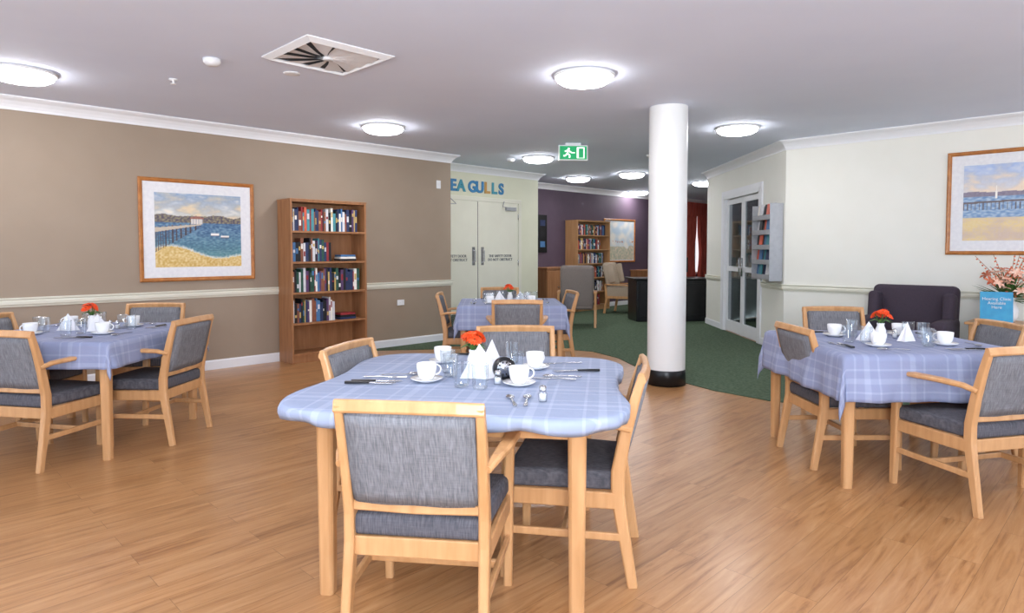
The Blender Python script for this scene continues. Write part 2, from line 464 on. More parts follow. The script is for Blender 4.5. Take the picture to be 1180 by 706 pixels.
# wall letters
M['teal'] = mat('teal_letter', (70, 150, 170)); M['ochre'] = mat('ochre_letter', (196, 150, 84)); M['bluel'] = mat('blue_letter', (60, 130, 180))
x, y = AB(6.59, -8.1)
e = bpy.data.objects.new('wall_lettering', None); scene.collection.objects.link(e)
e.location = (x, y, 2.28); e.rotation_euler = (0, 0, math.radians(45))
pos = 0.0
for ch, kx in zip("SEA GULLS", ['teal', 'bluel', 'teal', 'teal', 'bluel', 'bluel', 'ochre', 'teal', 'bluel']):
    if ch != ' ':
        t = text(ch, .255, kx, e, (pos, -.012, 0), ext=.008, name='letter'); t.data.offset = .009
    pos += .165 if ch != ' ' else .08

# ------------------------------------------------------------ column
mb = MB()
mb.lathe([(0, 0.0), (.19, 0.0), (.19, .145), (.186, .15), (.186, .15)], (0, 0, 0), 'black', seg=48)
mb.lathe([(.184, .15), (.184, H - .0)], (0, 0, 0), 'colwhite', seg=48)
mb.obj('round_column', (1.52, 6.38, .006))

# ------------------------------------------------------------ ceiling things
def dome(x, y, r=.22):
    mb = MB()
    mb.lathe([(0, -.002), (r + .02, -.002), (r + .02, -.018), (r, -.022), (r - .01, -.020)], (0, 0, 0), 'white', seg=40)
    mb.lathe([(r - .003, -.020), (r * .97, -.045), (r * .8, -.068), (r * .5, -.082), (0, -.087)], (0, 0, 0), 'dome', seg=40)
    mb.obj('ceiling_light', (x, y, H))
for (x, y) in [(-3.8, 5.1), (.57, 5.2), (-1.44, 7.34), (2.54, 7.4), (.39, 9.76), (1.26, 12.5), (2.16, 11.8), (3.9, 13.3),
               (3.0, 15.5), (-1.2, 1.6), (2.4, 1.6), (-3.0, 1.0), (4.2, 3.6), (5.2, 9.8)]:
    dome(x, y)

def vent():
    mb = MB(); s = .335
    ring = [(s, -.001), (s, -.008), (s - .045, -.03), (s - .055, -.012)]
    vs = []; fs = []
    for (q, z) in ring:
        for (cx, cy) in ((-1, -1), (1, -1), (1, 1), (-1, 1)): vs.append((cx * q, cy * q, z))
    for r in range(len(ring) - 1):
        for c in range(4):
            fs.append((r * 4 + c, r * 4 + (c + 1) % 4, (r + 1) * 4 + (c + 1) % 4, (r + 1) * 4 + c))
    mb.poly(vs, fs, 'white')
    mb.box((0, 0, -.004), (2 * s - .1, 2 * s - .1, .004), 'darkgap')
    nf = 12
    for k in range(nf):
        a = 2 * math.pi * k / nf
        def R(t):
            c, sn = math.cos(t), math.sin(t); m = max(abs(c), abs(sn)); return (s - .055) / m
        a0, a1 = a, a + 2 * math.pi / nf * .80
        vs = []; q = 6
        for j in range(q + 1):
            f = j / q
            for (aa, z) in ((a0, -.009), (a1, -.020)):
                an = aa + .22 * math.sin(f * math.pi * .5)
                rr_ = .035 + (R(an) - .035) * f
                vs.append((rr_ * math.cos(an), rr_ * math.sin(an), z - .002))
        mb.poly(vs, [(2 * j, 2 * j + 1, 2 * j + 3, 2 * j + 2) for j in range(q)], 'white')
    mb.cyl((0, 0, -.028), (0, 0, -.005), .038, 'white')
    mb.obj('ceiling_air_vent', (-1.31, 4.7, H), math.radians(45))
vent()
def disc(name, x, y, r, h):
    mb = MB(); mb.lathe([(0, -.001), (r, -.001), (r, -h * .5), (r * .8, -h * .8), (r * .55, -h), (0, -h)], (0, 0, 0), 'white'); mb.obj(name, (x, y, H))
disc('smoke_detector', -2.17, 4.77, .06, .05)
disc('ceiling_speaker', -1.72, 5.15, .065, .012)
disc('smoke_detector', -.02, 9.9, .06, .05)
disc('smoke_detector', 2.0, 9.5, .05, .04)
mb = MB(); mb.lathe([(0, 0), (.035, 0), (.03, -.008), (.008, -.012), (.008, -.035), (.02, -.036), (.02, -.04), (0, -.04)], (0, 0, 0), 'white'); mb.obj('fire_sprinkler', (-2.74, 5.33, H))

# exit sign
mb = MB(); mb.box((0, 0, -.125), (.38, .06, .2), 'white', bev=.006); mb.box((0, 0, -.012), (.2, .05, .024), 'white')
mb.box((0, -.032, -.125), (.35, .004, .17), 'green_sign')
yy = -.036
mb.box((.095, yy, -.125), (.10, .003, .14), 'white_sign'); mb.box((.10, yy - .001, -.13), (.06, .003, .12), 'green_sign')
mb.cyl((-.06, yy, -.075), (-.06, yy - .002, -.075), .014, 'white_sign')
for p, q in (((-.07, -.09), (-.075, -.135)), ((-.075, -.135), (-.045, -.16)), ((-.045, -.16), (-.05, -.19)), ((-.078, -.135), (-.105, -.165)), ((-.105, -.165), (-.13, -.165)),
             ((-.068, -.095), (-.03, -.12)), ((-.072, -.095), (-.11, -.11))):
    mb.sweep([(p[0], yy, p[1]), (q[0], yy, q[1])], (.002, .009), 'white_sign', side=(0, 1, 0))
mb.box((-.005, yy, -.125), (.05, .003, .012), 'white_sign')
mb.obj('exit_sign', (.79, 8.5, H), math.radians(3))

# ------------------------------------------------------------ dining chair
def chair_mesh():
    mb = MB()
    for s in (-1, 1):
        mb.sweep([(s * .222, -.275, 0), (s * .22, -.245, .18), (s * .218, -.215, .36), (s * .218, -.215, .46), (s * .219, -.24, .6), (s * .22, -.275, .74), (s * .22, -.305, .845)],
                 [(.015, .02), (.016, .023), (.017, .027), (.017, .027), (.016, .024), (.015, .02), (.014, .017)], 'beech')
        mb.sweep([(s * .232, .235, 0), (s * .234, .225, .36), (s * .243, .215, .60), (s * .248, .195, .645)], [(.016, .018), (.019, .024), (.017, .022), (.016, .018)], 'beech')
        mb.sweep([(s * .235, -.262, .635), (s * .252, -.20, .655), (s * .268, -.08, .662), (s * .272, .06, .66), (s * .262, .18, .655), (s * .25, .235, .645)],
                 [(.012, .012), (.018, .013), (.025, .013), (.028, .013), (.027, .013), (.018, .010)], 'beech', ch=.35)
        mb.sweep([(s * .226, -.24, .2), (s * .233, .22, .2)], (.009, .016), 'beech')
        mb.sweep([(s * .224, -.21, .345), (s * .234, .22, .345)], (.011, .034), 'beech')
    mb.box((0, .225, .345), (.44, .022, .066), 'beech', bev=.004)
    mb.box((0, -.215, .345), (.42, .022, .066), 'beech', bev=.004)
    mb.box((0, .0, .2), (.45, .018, .03), 'beech', bev=.004)
    mb.sweep([(-.232, -.304, .838), (-.15, -.316, .842), (0, -.322, .844), (.15, -.316, .842), (.232, -.304, .838)], (.022, .013), 'beech', side=(0, .28, 1), ch=.3)
    mb.sweep([(-.21, -.222, .485), (0, -.235, .485), (.21, -.222, .485)], (.016, .011), 'beech', side=(0, 0.1, 1))
    tb = bmesh.new()
    bmesh.ops.create_cube(tb, size=1)
    for v in tb.verts:
        wy = .24 if v.co.y > 0 else .212
        v.co = Vector((v.co.x * 2 * wy, v.co.y * .46 + .005, v.co.z * .075 + .415))
    bmesh.ops.bevel(tb, geom=list(tb.edges), offset=.026, segments=4, affect='EDGES', profile=.6)
    bmesh.ops.subdivide_edges(tb, edges=[e for e in tb.edges if e.calc_length() > .3], cuts=5, use_grid_fill=True)
    for v in tb.verts:
        if v.co.z > .44:
            v.co.z += .016 * max(0, 1 - (v.co.x / .24) ** 2) * max(0, 1 - (v.co.y / .24) ** 2)
    mb.merge(tb, 'seatfab', True)
    tb = bmesh.new(); bmesh.ops.create_cube(tb, size=1)
    for v in tb.verts: v.co = Vector((v.co.x * .405, v.co.y * .04, v.co.z * .33))
    bmesh.ops.bevel(tb, geom=list(tb.edges), offset=.012, segments=3, affect='EDGES')
    bmesh.ops.subdivide_edges(tb, edges=[e for e in tb.edges if e.calc_length() > .2], cuts=7, use_grid_fill=True)
    for v in tb.verts:
        x, y, z = v.co
        t = (z + .165) / .33
        yc = -.222 - .083 * t - .01 * t * (t - 1) * -1
        v.co = Vector((x, y + yc - .012 * (1 - (x / .2) ** 2), .660 + z))
    mb.merge(tb, 'chairfab', True)
    me = mb.mesh('dining_chair')
    me.transform(Matrix.Diagonal((1.04, 1.0, .985, 1)))
    return me
CH = chair_mesh()
def chair(x, y, fx, fy, z=0.0):
    return link('dining_chair', CH, (x, y, z), math.atan2(-fx, fy))
# centre table
chair(-.285, 2.32, .13, .99); chair(.25, 2.78, -.975, .2); chair(-.54, 3.2, .955, -.28); chair(.03, 3.73, .03, -1)
# back table
chair(.05, 6.45, .0, 1); chair(-.14, 7.93, .05, -1); chair(-.50, 7.2, 1, .0); chair(.40, 7.5, -.98, -.18)
# left table
chair(-2.55, 4.6, -1, .08); chair(-2.97, 4.12, .2, .98); chair(-3.12, 5.47, .15, -1); chair(-3.52, 4.72, 1, 0)
# right table
chair(2.08, 4.10, .995, .03); chair(2.46, 3.48, -.24, .97); chair(2.64, 5.1, -.1, -1, .0); chair(2.91, 4.28, -1, .06)

# ------------------------------------------------------------ tables
def drape(h, over, Hh, seed, key, name, parent):
    L = h + over; Nn = 72
    vs = []; fs = []; uvs = []
    cs = [-L + 2 * L * i / Nn for i in range(Nn + 1)]
    for v in cs:
        for u in cs:
            cu = max(-h, min(h, u)); cv = max(-h, min(h, v)); dx = u - cu; dy = v - cv; dr = math.hypot(dx, dy)
            z = Hh; px, py = cu, cv
            if dr > 1e-6:
                d = Vector((dx, dy)) / dr
                per = (cv if abs(dx) > abs(dy) else cu)
                ang = math.atan2(dy, dx)
                fold = math.sin(per * 13 + seed + ang * 2) * .6 + math.sin(per * 29 + seed * 2) * .4
                if abs(dx) > 1e-6 and abs(dy) > 1e-6:
                    fold = math.cos((ang % (math.pi / 2) - math.pi / 4) * 6) * .9
                k = min(1, dr / .2)
                out = min(dr, .012) + .05 * dr + .022 * fold * k * k + .012 * k
                px += d.x * out; py += d.y * out
                z = Hh - max(0, dr - .01) * .97 - (.004 if dr < .012 else .008)
            else:
                z += .0015 * noise.noise(Vector((u * 6, v * 6, seed)))
            vs.append((px, py, z)); uvs.append((u, v))
    W = Nn + 1
    for j in range(Nn):
        for i in range(Nn): fs.append((j * W + i, j * W + i + 1, (j + 1) * W + i + 1, (j + 1) * W + i))
    me = bpy.data.meshes.new(name); me.from_pydata(vs, [], fs)
    uvl = me.uv_layers.new(name='UVMap')
    for lp in me.loops: uvl.data[lp.index].uv = uvs[lp.vertex_index]
    for p in me.polygons: p.use_smooth = True
    me.materials.append(M[key]); o = link(name, me, parent=parent)
    sm = o.modifiers.new('thick', 'SOLIDIFY'); sm.thickness = .003; sm.offset = 1
    return o

def square_table(x, y, rz, seed, over=.25, h=.54):
    mb = MB()
    mb.box((0, 0, .73), (2 * h, 2 * h, .03), 'beech', bev=.006)
    for s in (-1, 1):
        mb.box((s * (h - .07), 0, .68), (.022, 2 * h - .16, .07), 'beech'); mb.box((0, s * (h - .07), .68), (2 * h - .16, .022, .07), 'beech')
        for t in (-1, 1):
            mb.sweep([(s * (h - .045), t * (h - .045), 0), (s * (h - .045), t * (h - .045), .715)], [(.026, .026), (.032, .032)], 'beech')
    o = mb.obj('dining_table', (x, y, 0), rz)
    drape(h + .004, over, .7475, seed, 'cloth', 'tablecloth', o)
    return o
square_table(-.02, 7.15, math.radians(2), 1.0)
square_table(-3.02, 4.58, math.radians(-3), 2.0, over=.17)
square_table(2.36, 4.07, math.radians(0), 3.3, over=.26)

def lobe(phi, k=1.0):
    return (.715 - .105 * math.cos(4 * phi) + .012 * math.cos(8 * phi)) * k
def lobed_table(x, y, rz):
    mb = MB(); n = 96
    rings = [(0.0, .745), (.98, .745), (.985, .742), (.985, .722), (.975, .719), (0.0, .719)]
    tb = bmesh.new(); R = []
    for (k, z) in rings:
        if k == 0: R.append([tb.verts.new((0, 0, z))])
        else: R.append([tb.verts.new((lobe(2 * math.pi * i / n, k) * math.cos(2 * math.pi * i / n), lobe(2 * math.pi * i / n, k) * math.sin(2 * math.pi * i / n), z)) for i in range(n)])
    for A, B in zip(R, R[1:]):
        for i in range(n):
            j = (i + 1) % n
            if len(A) == 1: tb.faces.new((A[0], B[i], B[j]))
            elif len(B) == 1: tb.faces.new((A[i], A[j], B[0]))
            else: tb.faces.new((A[i], A[j], B[j], B[i]))
    mb.merge(tb, 'beech')
    h = .478
    for s in (-1, 1):
        mb.box((s * (h - .01), 0, .675), (.022, 2 * h - .06, .085), 'beech'); mb.box((0, s * (h - .01), .675), (2 * h - .06, .022, .085), 'beech')
        for t in (-1, 1):
            mb.sweep([(s * h, t * h, 0), (s * h, t * h, .72)], [(.028, .028), (.034, .034)], 'beech')
    o = mb.obj('dining_table', (x, y, 0), rz)
    n = 240; ks = [0.0, .15, .3, .45, .6, .75, .88, .96]
    vs = [(0, 0, .7475)]; uvs = [(0, 0)]
    prof = [(k, .7475, 0) for k in ks[1:]] + [(.995, .747, 0), (1.006, .7425, .1), (1.012, .732, .5), (1.01, .718, .8), (1.0, .700, 1)]
    for (k, z, wv) in prof:
        for i in range(n):
            p = 2 * math.pi * i / n
            r = lobe(p, k) + wv * (.006 * math.sin(p * 23) + .005 * math.sin(p * 41 + 1))
            zz = z + (.0012 * noise.noise(Vector((r * math.cos(p) * 7, r * math.sin(p) * 7, 0))) if wv == 0 else wv * .007 * math.sin(p * 17 + 2))
            vs.append((r * math.cos(p), r * math.sin(p), zz)); uvs.append((lobe(p, k) * math.cos(p), lobe(p, k) * math.sin(p)))
    fs = [(0, 1 + i, 1 + (i + 1) % n) for i in range(n)]
    for j in range(len(prof) - 1):
        for i in range(n):
            a = 1 + j * n; b = a + n; fs.append((a + i, b + i, b + (i + 1) % n, a + (i + 1) % n))
    me = bpy.data.meshes.new('tablecloth'); me.from_pydata(vs, [], fs)
    uvl = me.uv_layers.new(name='UVMap')
    for lp in me.loops: uvl.data[lp.index].uv = uvs[lp.vertex_index]
    for p in me.polygons: p.use_smooth = True
    me.materials.append(M['cloth1']); c = link('tablecloth', me, parent=o)
    sm = c.modifiers.new('thick', 'SOLIDIFY'); sm.thickness = .003; sm.offset = 1
    return o
lobed_table(-.17, 2.87, math.radians(-8))

# ------------------------------------------------------------ tableware
def cup_mesh():
    mb = MB()
    mb.lathe([(0, .002), (.042, 0), (.046, .003), (.068, .012), (.070, .015), (.046, .008), (.028, .006), (0, .006)], (0, 0, 0), 'ceramic')
    mb.lathe([(0, .008), (.026, .008), (.029, .012), (.039, .03), (.043, .055), (.044, .078), (.0415, .078), (.040, .055), (.035, .03), (.02, .015), (0, .014)], (0, 0, 0), 'ceramic')
    pts = [(.040 + .026 * math.sin(t) , 0, .047 - .022 * math.cos(t)) for t in [math.pi * k / 8 for k in range(9)]]
    mb.sweep(pts, (.004, .003), 'ceramic', side=(0, 1, 0), ch=.4, smooth=True)
    return mb.mesh('coffee_cup')
def glass_mesh():
    mb = MB(); mb.lathe([(0, .001), (.028, .001), (.031, .01), (.036, .1)], (0, 0, 0), 'glass')
    mb.lathe([(.0362, .0985), (.0368, .1), (.0362, .1015), (.0355, .1), (.0362, .0985)], (0, 0, 0), 'glass')
    mb.lathe([(0, .008), (.029, .008)], (0, 0, 0), 'glass'); return mb.mesh('drinking_glass')
def knife_mesh():
    mb = MB()
    mb.sweep([(0, -.11, .006), (0, -.06, .006), (0, -.005, .006)], [(.009, .005), (.0085, .005), (.007, .004)], 'black')
    mb.sweep([(0, -.005, .005), (0, .05, .004), (0, .09, .004), (0, .11, .004)], [(.006, .002), (.010, .0012), (.009, .0012), (.002, .001)], 'steel'); return mb.mesh('table_knife')
def fork_mesh():
    mb = MB()
    mb.sweep([(0, -.1, .004), (0, -.03, .006), (0, .03, .004), (0, .05, .004)], [(.008, .0015), (.004, .002), (.004, .0015), (.011, .001)], 'steel')
    for k in range(4): mb.sweep([(-.009 + .006 * k, .048, .004), (-.009 + .006 * k, .095, .006)], [(.0016, .001), (.001, .001)], 'steel')
    return mb.mesh('table_fork')
def spoon_mesh():
    mb = MB()
    mb.sweep([(0, -.09, .004), (0, -.02, .007), (0, .03, .004)], [(.008, .0015), (.0035, .002), (.004, .0015)], 'steel')
    mb.sphere((0, .055, .007), .02, 'steel', sc=(.85, 1.5, .25)); return mb.mesh('table_spoon')
def napkin_mesh(sc=1.0):
    mb = MB(); n = 10; vs = [(0, 0, .15 * sc)]
    for i in range(n):
        a = 2 * math.pi * i / n; r = (.085 if i % 2 == 0 else .06) * sc
        vs.append((r * 1.25 * math.cos(a), r * .6 * math.sin(a), 0))
    vs2 = [(v[0] * .93, v[1] * .93, v[2] - (.006 if i == 0 else 0)) for i, v in enumerate(vs)]
    fs = [(0, 1 + i, 1 + (i + 1) % n) for i in range(n)]
    mb.poly(vs + vs2, fs + [(n + 1, n + 2 + (i + 1) % n, n + 2 + i) for i in range(n)] + [(1 + i, n + 2 + i, n + 2 + (i + 1) % n, 1 + (i + 1) % n) for i in range(n)], 'paper')
    return mb.mesh('folded_napkin')
def gerbera(mb, r=.037):
    for ring, (n, rr, dz) in enumerate(((16, 1.0, 0), (12, .72, .006))):
        for k in range(n):
            a = 2 * math.pi * (k + ring * .5) / n; L = r * rr; w = r * .17
            tb = bmesh.new()
            pts = [(.2 * L, -w * .5, .002), (.6 * L, -w, .007), (.93 * L, -w * .6, .003), (L, 0, 0), (.93 * L, w * .6, .003), (.6 * L, w, .007), (.2 * L, w * .5, .002)]
            top = [tb.verts.new((p[0], p[1], p[2] + dz)) for p in pts]; bot = [tb.verts.new((p[0], p[1], p[2] + dz - .0015)) for p in pts]
            tb.faces.new(top); tb.faces.new(bot[::-1])
            for i in range(7): tb.faces.new((top[i], bot[i], bot[(i + 1) % 7], top[(i + 1) % 7]))
            mb.merge(tb, 'orange', False, Matrix.Rotation(a, 4, 'Z'))
    mb.sphere((0, 0, .004), r * .22, 'yell', sc=(1, 1, .5))
def flowers_mesh():
    mb = MB()
    mb.lathe([(0, 0), (.028, 0), (.033, .02), (.03, .06), (.02, .085), (.024, .1), (.021, .1), (.017, .085), (.02, .02), (0, .01)], (0, 0, 0), 'ceramic')
    for (x, y, z, tl) in ((-.02, -.02, .16, (1.0, -.2, 0)), (.033, .0, .155, (.6, .6, 0)), (-.03, .03, .15, (-.3, -.5, 0)), (0, .03, .172, (-.3, .1, 0))):
        mb.sweep([(0, 0, .05), (x * .5, y * .5, .12), (x, y, z)], (.0025, .0025), 'leaf')
        E = Euler(tl).to_matrix()
        sub = MB()
        gerbera(sub)
        me = sub.mesh('t'); tb = bmesh.new(); tb.from_mesh(me)
        tb.transform(Matrix.Translation((x, y, z)) @ E.to_4x4())
        idx = [mb.mi(m) for m in me.materials]
        for f in tb.faces: f.material_index = idx[f.material_index]
        me2 = bpy.data.meshes.new('t2'); tb.to_mesh(me2); tb.free(); mb.bm.from_mesh(me2)
    for k in range(6):
        a = k * 1.05; d = Vector((math.cos(a), math.sin(a), 0)); s = Vector((-d.y, d.x, 0)); 
        b = Vector((0, 0, .1)); m_ = b + d * .035 + Vector((0, 0, .025)); t = b + d * .07 + Vector((0, 0, .01))
        mb.poly([b, m_ + s * .013, t, m_ - s * .013, b - Vector((0, 0, .002)), m_ + s * .013 - Vector((0, 0, .002)), t - Vector((0, 0, .002)), m_ - s * .013 - Vector((0, 0, .002))],
                [(0, 1, 2, 3), (7, 6, 5, 4), (0, 4, 5, 1), (1, 5, 6, 2), (2, 6, 7, 3), (3, 7, 4, 0)], 'leaf')
    return mb.mesh('flower_vase')
def jar_mesh():
    mb = MB(); mb.lathe([(0, 0), (.016, 0), (.018, .03), (.012, .04), (0, .04)], (0, 0, 0), 'glass'); mb.lathe([(.013, .04), (.014, .055), (.008, .06), (0, .06)], (0, 0, 0), 'steel'); mb.cyl((0, 0, .003), (0, 0, .028), .013, 'paper', seg=12); return mb.mesh('salt_shaker')
TW = dict(coffee_cup=cup_mesh(), drinking_glass=glass_mesh(), table_knife=knife_mesh(), table_fork=fork_mesh(), table_spoon=spoon_mesh(),
          folded_napkin=napkin_mesh(), flower_vase=flowers_mesh(), salt_shaker=jar_mesh())
SMALLNAP = napkin_mesh(.8)
TZ = .7535
def put(kind, x, y, rz=0.0, z=TZ): return link(kind, TW[kind], (x, y, z), rz)
# centre table
for (x, y, r) in ((-.37, 2.80, .5), (-.35, 3.27, 2.2), (.03, 2.72, 0.3), (.11, 3.10, .8)): put('coffee_cup', x, y, r)
for (x, y) in ((-.21, 2.68), (-.13, 2.64), (.02, 2.95), (-.30, 3.02), (-.275, 2.90), (.0, 3.25)): put('drinking_glass', x, y)
put('folded_napkin', -.145, 2.88, .0); put('flower_vase', -.18, 3.04, 2.5)
link('folded_napkin', SMALLNAP, (-.10, 3.25, TZ), 1.0)
put('table_knife', -.60, 2.74, math.radians(-93)); put('table_knife', -.58, 2.78, math.radians(-88)); put('table_fork', -.56, 2.87, math.radians(-95)); put('table_spoon', -.50, 2.93, math.radians(-80))
put('table_knife', .30, 3.02, math.radians(93)); put('table_fork', .18, 2.83, math.radians(80)); put('table_spoon', .22, 2.88, math.radians(85))
put('table_spoon', -.0, 2.42, math.radians(8)); put('table_spoon', .055, 2.42, math.radians(-4)); put('table_knife', -.3, 3.5, math.radians(85)); put('table_fork', .25, 3.22, math.radians(100))
put('salt_shaker', .115, 2.42); put('salt_shaker', -.06, 2.73)
mb = MB(); mb.cyl((0, -.012, .05), (0, .012, .05), .05, 'black', seg=32); mb.cyl((0, -.014, .05), (0, -.012, .05), .035, 'steel', seg=32)
for k in range(10):
    a = 2 * math.pi * k / 10; mb.cyl((.03 * math.cos(a), -.0155, .05 + .03 * math.sin(a)), (.03 * math.cos(a), -.013, .05 + .03 * math.sin(a)), .004, 'black', seg=8)
mb.obj('table_number_disc', (-.035, 2.83, TZ), .3)

def set_table(cx, cy, rz, seed):
    rr = random.Random(seed)
    def P2(x, y): c, s = math.cos(rz), math.sin(rz); return cx + x * c - y * s, cy + x * s + y * c
    put('flower_vase', *P2(0, 0.08), seed)
    for (x, y, r) in ((-.12, .0, .0), (.11, -.02, .5)):
        link('folded_napkin', SMALLNAP, (*P2(x, y), TZ), r)
    for k in range(4):
        a = k * math.pi / 2
        def Q(x, y): c, s = math.cos(a), math.sin(a); return P2(x * c - y * s, x * s + y * c)
        put('coffee_cup', *Q(.24 + rr.uniform(-.02, .02), -.20 + rr.uniform(-.02, .02)), rr.uniform(0, 6))
        put('drinking_glass', *Q(.12, -.20)); put('drinking_glass', *Q(.08, -.28 + rr.uniform(-.01, .01)))
        put('table_knife', *Q(.22, -.38), rz + a + 1.5); put('table_fork', *Q(.20, -.42), rz + a + 1.6); put('table_spoon', *Q(-.2, -.40), rz + a + 1.4)
    put('salt_shaker', *P2(.17, .10)); put('salt_shaker', *P2(.11, .11))
set_table(-.02, 7.15, .03, 1); set_table(-3.02, 4.58, -.05, 2); set_table(2.36, 4.07, 0, 3)

# ------------------------------------------------------------ bookcases
pal = [(36, 48, 84), (140, 40, 44), (232, 228, 218), (36, 76, 62), (24, 24, 28), (196, 166, 96), (66, 110, 156), (130, 78, 56), (84, 58, 96), (204, 90, 64), (66, 136, 146), (206, 206, 210)]
BM = [mat('book_cover_%d' % i, c, tuple(min(255, v + 12) for v in c), .5) for i, c in enumerate(pal)]
def bookcase(name, x, y, rz, w, d, h, rows, key, fill, seed):
    rr = random.Random(seed); mb = MB(); t = .022
    for s in (-1, 1): mb.box((s * (w / 2 - t / 2), d / 2, h / 2), (t, d, h), key, bev=.002)
    mb.box((0, d - .006, h / 2), (w - 2 * t, .008, h - .02), key)
    zs = [.09 + (h - .09 - t) * k / rows for k in range(rows + 1)]
    for z in zs: mb.box((0, d / 2, z + t / 2), (w - 2 * t, d - .01, t), key, bev=.001)
    mb.box((0, .03, .045), (w - 2 * t, .02, .09), key)
    mb.box((0, d / 2, h + .004), (w + .01, d + .01, .016), key, bev=.002)
    o = mb.obj(name, (x, y, 0.0), rz)
    bb = MB(); gap = zs[1] - zs[0] - t
    for r in range(rows):
        z0 = zs[r] + t
        f0, f1 = fill[r]
        if f1 <= f0: continue
        px = -w / 2 + t + .005 + f0 * (w - 2 * t); end = -w / 2 + t + f1 * (w - 2 * t) - .01
        while px < end - .05:
            bw = rr.uniform(.014, .038); bh = gap * rr.uniform(.64, .84); bd = rr.uniform(.13, .17)
            key2 = BM[rr.choice([0, 0, 1, 2, 3, 3, 4, 4, 4, 5, 6, 7, 7, 8, 9, 10, 11, 0, 4])]
            bb.box((px + bw / 2, .05 + bd / 2, z0 + bh / 2 + .001), (bw - .001, bd, bh), key2, bev=.001, seg=1)
            if rr.random() < .7: bb.box((px + bw / 2, .0495, z0 + bh * rr.uniform(.3, .8)), (bw * .7, .001, bh * rr.uniform(.08, .3)), BM[rr.choice([2, 5, 11, 1, 6])])
            px += bw
    bb.obj('books', (x, y, 0.0), rz)
    return o
BA = 3.98
x, y = AB(BA, -7.4 + .345)
bookcase('bookcase', x, y, math.radians(45), 1.0, .33, 1.90, 5, 'oak', [(0, 0), (0, .62), (0, .97), (0, .6), (0, .95)], 5)
zs_ = lambda r: .09 + 1.788 * r / 5 + .0235
for (r, cs, du) in ((3, (4, 2, 6), .27), (1, (0, 4, 1), .26)):
    mb = MB()
    for k, c in enumerate(cs): mb.box((0, 0, .012 + k * .026), (.22 - .01 * k, .15, .024), BM[c], bev=.001)
    xx, yy = AB(BA + du, -7.4 + .22); mb.obj('book_stack', (xx, yy, zs_(r)), math.radians(45))
x, y = AB(11.33, -9.15 + .36)
bookcase('bookcase', x, y, math.radians(45), 1.15, .34, 1.95, 6, 'oak_l', [(0, .8), (0, .9), (0, .95), (0, .9), (0, .8), (0, .95)], 9)

# ------------------------------------------------------------ pictures
def mixc(a, b, t):
    t = max(0, min(1, t)); return tuple(a[i] * (1 - t) + b[i] * t for i in range(3))
def fbm(u, v, s):
    return noise.noise(Vector((u, v, s))) + .5 * noise.noise(Vector((u * 2.1, v * 2.1, s + 3))) + .25 * noise.noise(Vector((u * 4.3, v * 4.3, s + 7)))
def paint_jetty(u, v):
    n1 = fbm(u * 4, v * 9, 1); n2 = noise.noise(Vector((u * 26, v * 60, 2))); n3 = noise.noise(Vector((u * 40, v * 40, 5)))
    hor = .60
    if v > hor:
        c = mixc((226, 206, 172), (136, 160, 192), (v - hor) / .4 + n1 * .8)
        c = mixc(c, (240, 232, 216), max(0, n1 * 1.2))
        if v < hor + .10 + .05 * noise.noise(Vector((u * 5, 0, 3))) + .01 * n3: c = mixc((84, 74, 88), (132, 122, 92), .5 + n3 * 1.6)
    else:
        c = mixc((50, 88, 130), (112, 150, 176), .42 + n2 * 1.1 + n1 * .4)
        c = mixc(c, (90, 146, 136), max(0, .5 - v) * 1.6)
        sh = .26 - .14 * u + .05 * math.sin(u * 7) + .02 * n3
        if v < sh: c = mixc((206, 166, 84), (230, 204, 142), .5 + n3 + n1 * .5)
        elif v < sh + .04: c = mixc((226, 224, 214), c, (v - sh) / .04)
    deck = .50 + .16 * u
    if u < .52:
        th = .03 * (1 - u * 1.4)
        if abs(v - deck) < th: c = (196, 180, 160)
        elif v < deck and v > deck - .30 * (1 - u * 1.7):
            f = (math.sqrt(u + .02) * 22) % 1.0
            if f < .33: c = (60, 50, 58)
            elif n3 > .1: c = mixc(c, (60, 60, 84), .5)
        elif v < deck + .05 * (1 - u) and v > deck and (math.sqrt(u + .02) * 22) % 1.0 < .2: c = (110, 95, 88)
    if .40 < u < .54 and .59 < v < .66: c = (236, 226, 214) if (u * 60) % 1 > .3 else (150, 150, 160)
    if .39 < u < .55 and .66 <= v < .70 - .3 * abs(u - .47): c = (150, 92, 78)
    for (bu, bv) in ((.68, .45), (.80, .42)):
        if abs(u - bu) < .05 and abs(v - bv) < .018 - .2 * abs(u - bu) ** 1.2: c = (240, 236, 230)
        if abs(u - bu) < .05 and 0 < bv - v - .012 < .012: c = (60, 60, 84)
    return mixc(c, (250, 246, 236), .03 + .12 * n3)
def paint_sea(u, v):
    n1 = fbm(u * 4, v * 7, 11); n2 = noise.noise(Vector((u * 22, v * 50, 12))); n3 = noise.noise(Vector((u * 40, v * 40, 15)))
    if v > .58:
        c = mixc((236, 214, 190), (150, 176, 222), (v - .58) / .42 + n1 * .9)
        c = mixc(c, (250, 240, 228), max(0, n1))
        if v < .64 + .03 * noise.noise(Vector((u * 5, 0, 3))): c = (120, 110, 130)
    elif v > .3: c = mixc((90, 130, 180), (165, 188, 210), .5 + n2 * 1.2)
    else: c = mixc((226, 200, 140), (206, 180, 160), .5 + n1 + n3 * .5)
    if abs(v - .50 - .03 * u) < .012: c = (90, 76, 76)
    if .40 < v < .5 and (u * 26) % 1 < .22: c = (80, 70, 76)
    if abs(u - .32) < .06 * (.75 - v) and .55 < v < .72: c = (244, 240, 232)
    return mixc(c, (252, 248, 240), .1 + .1 * n3)
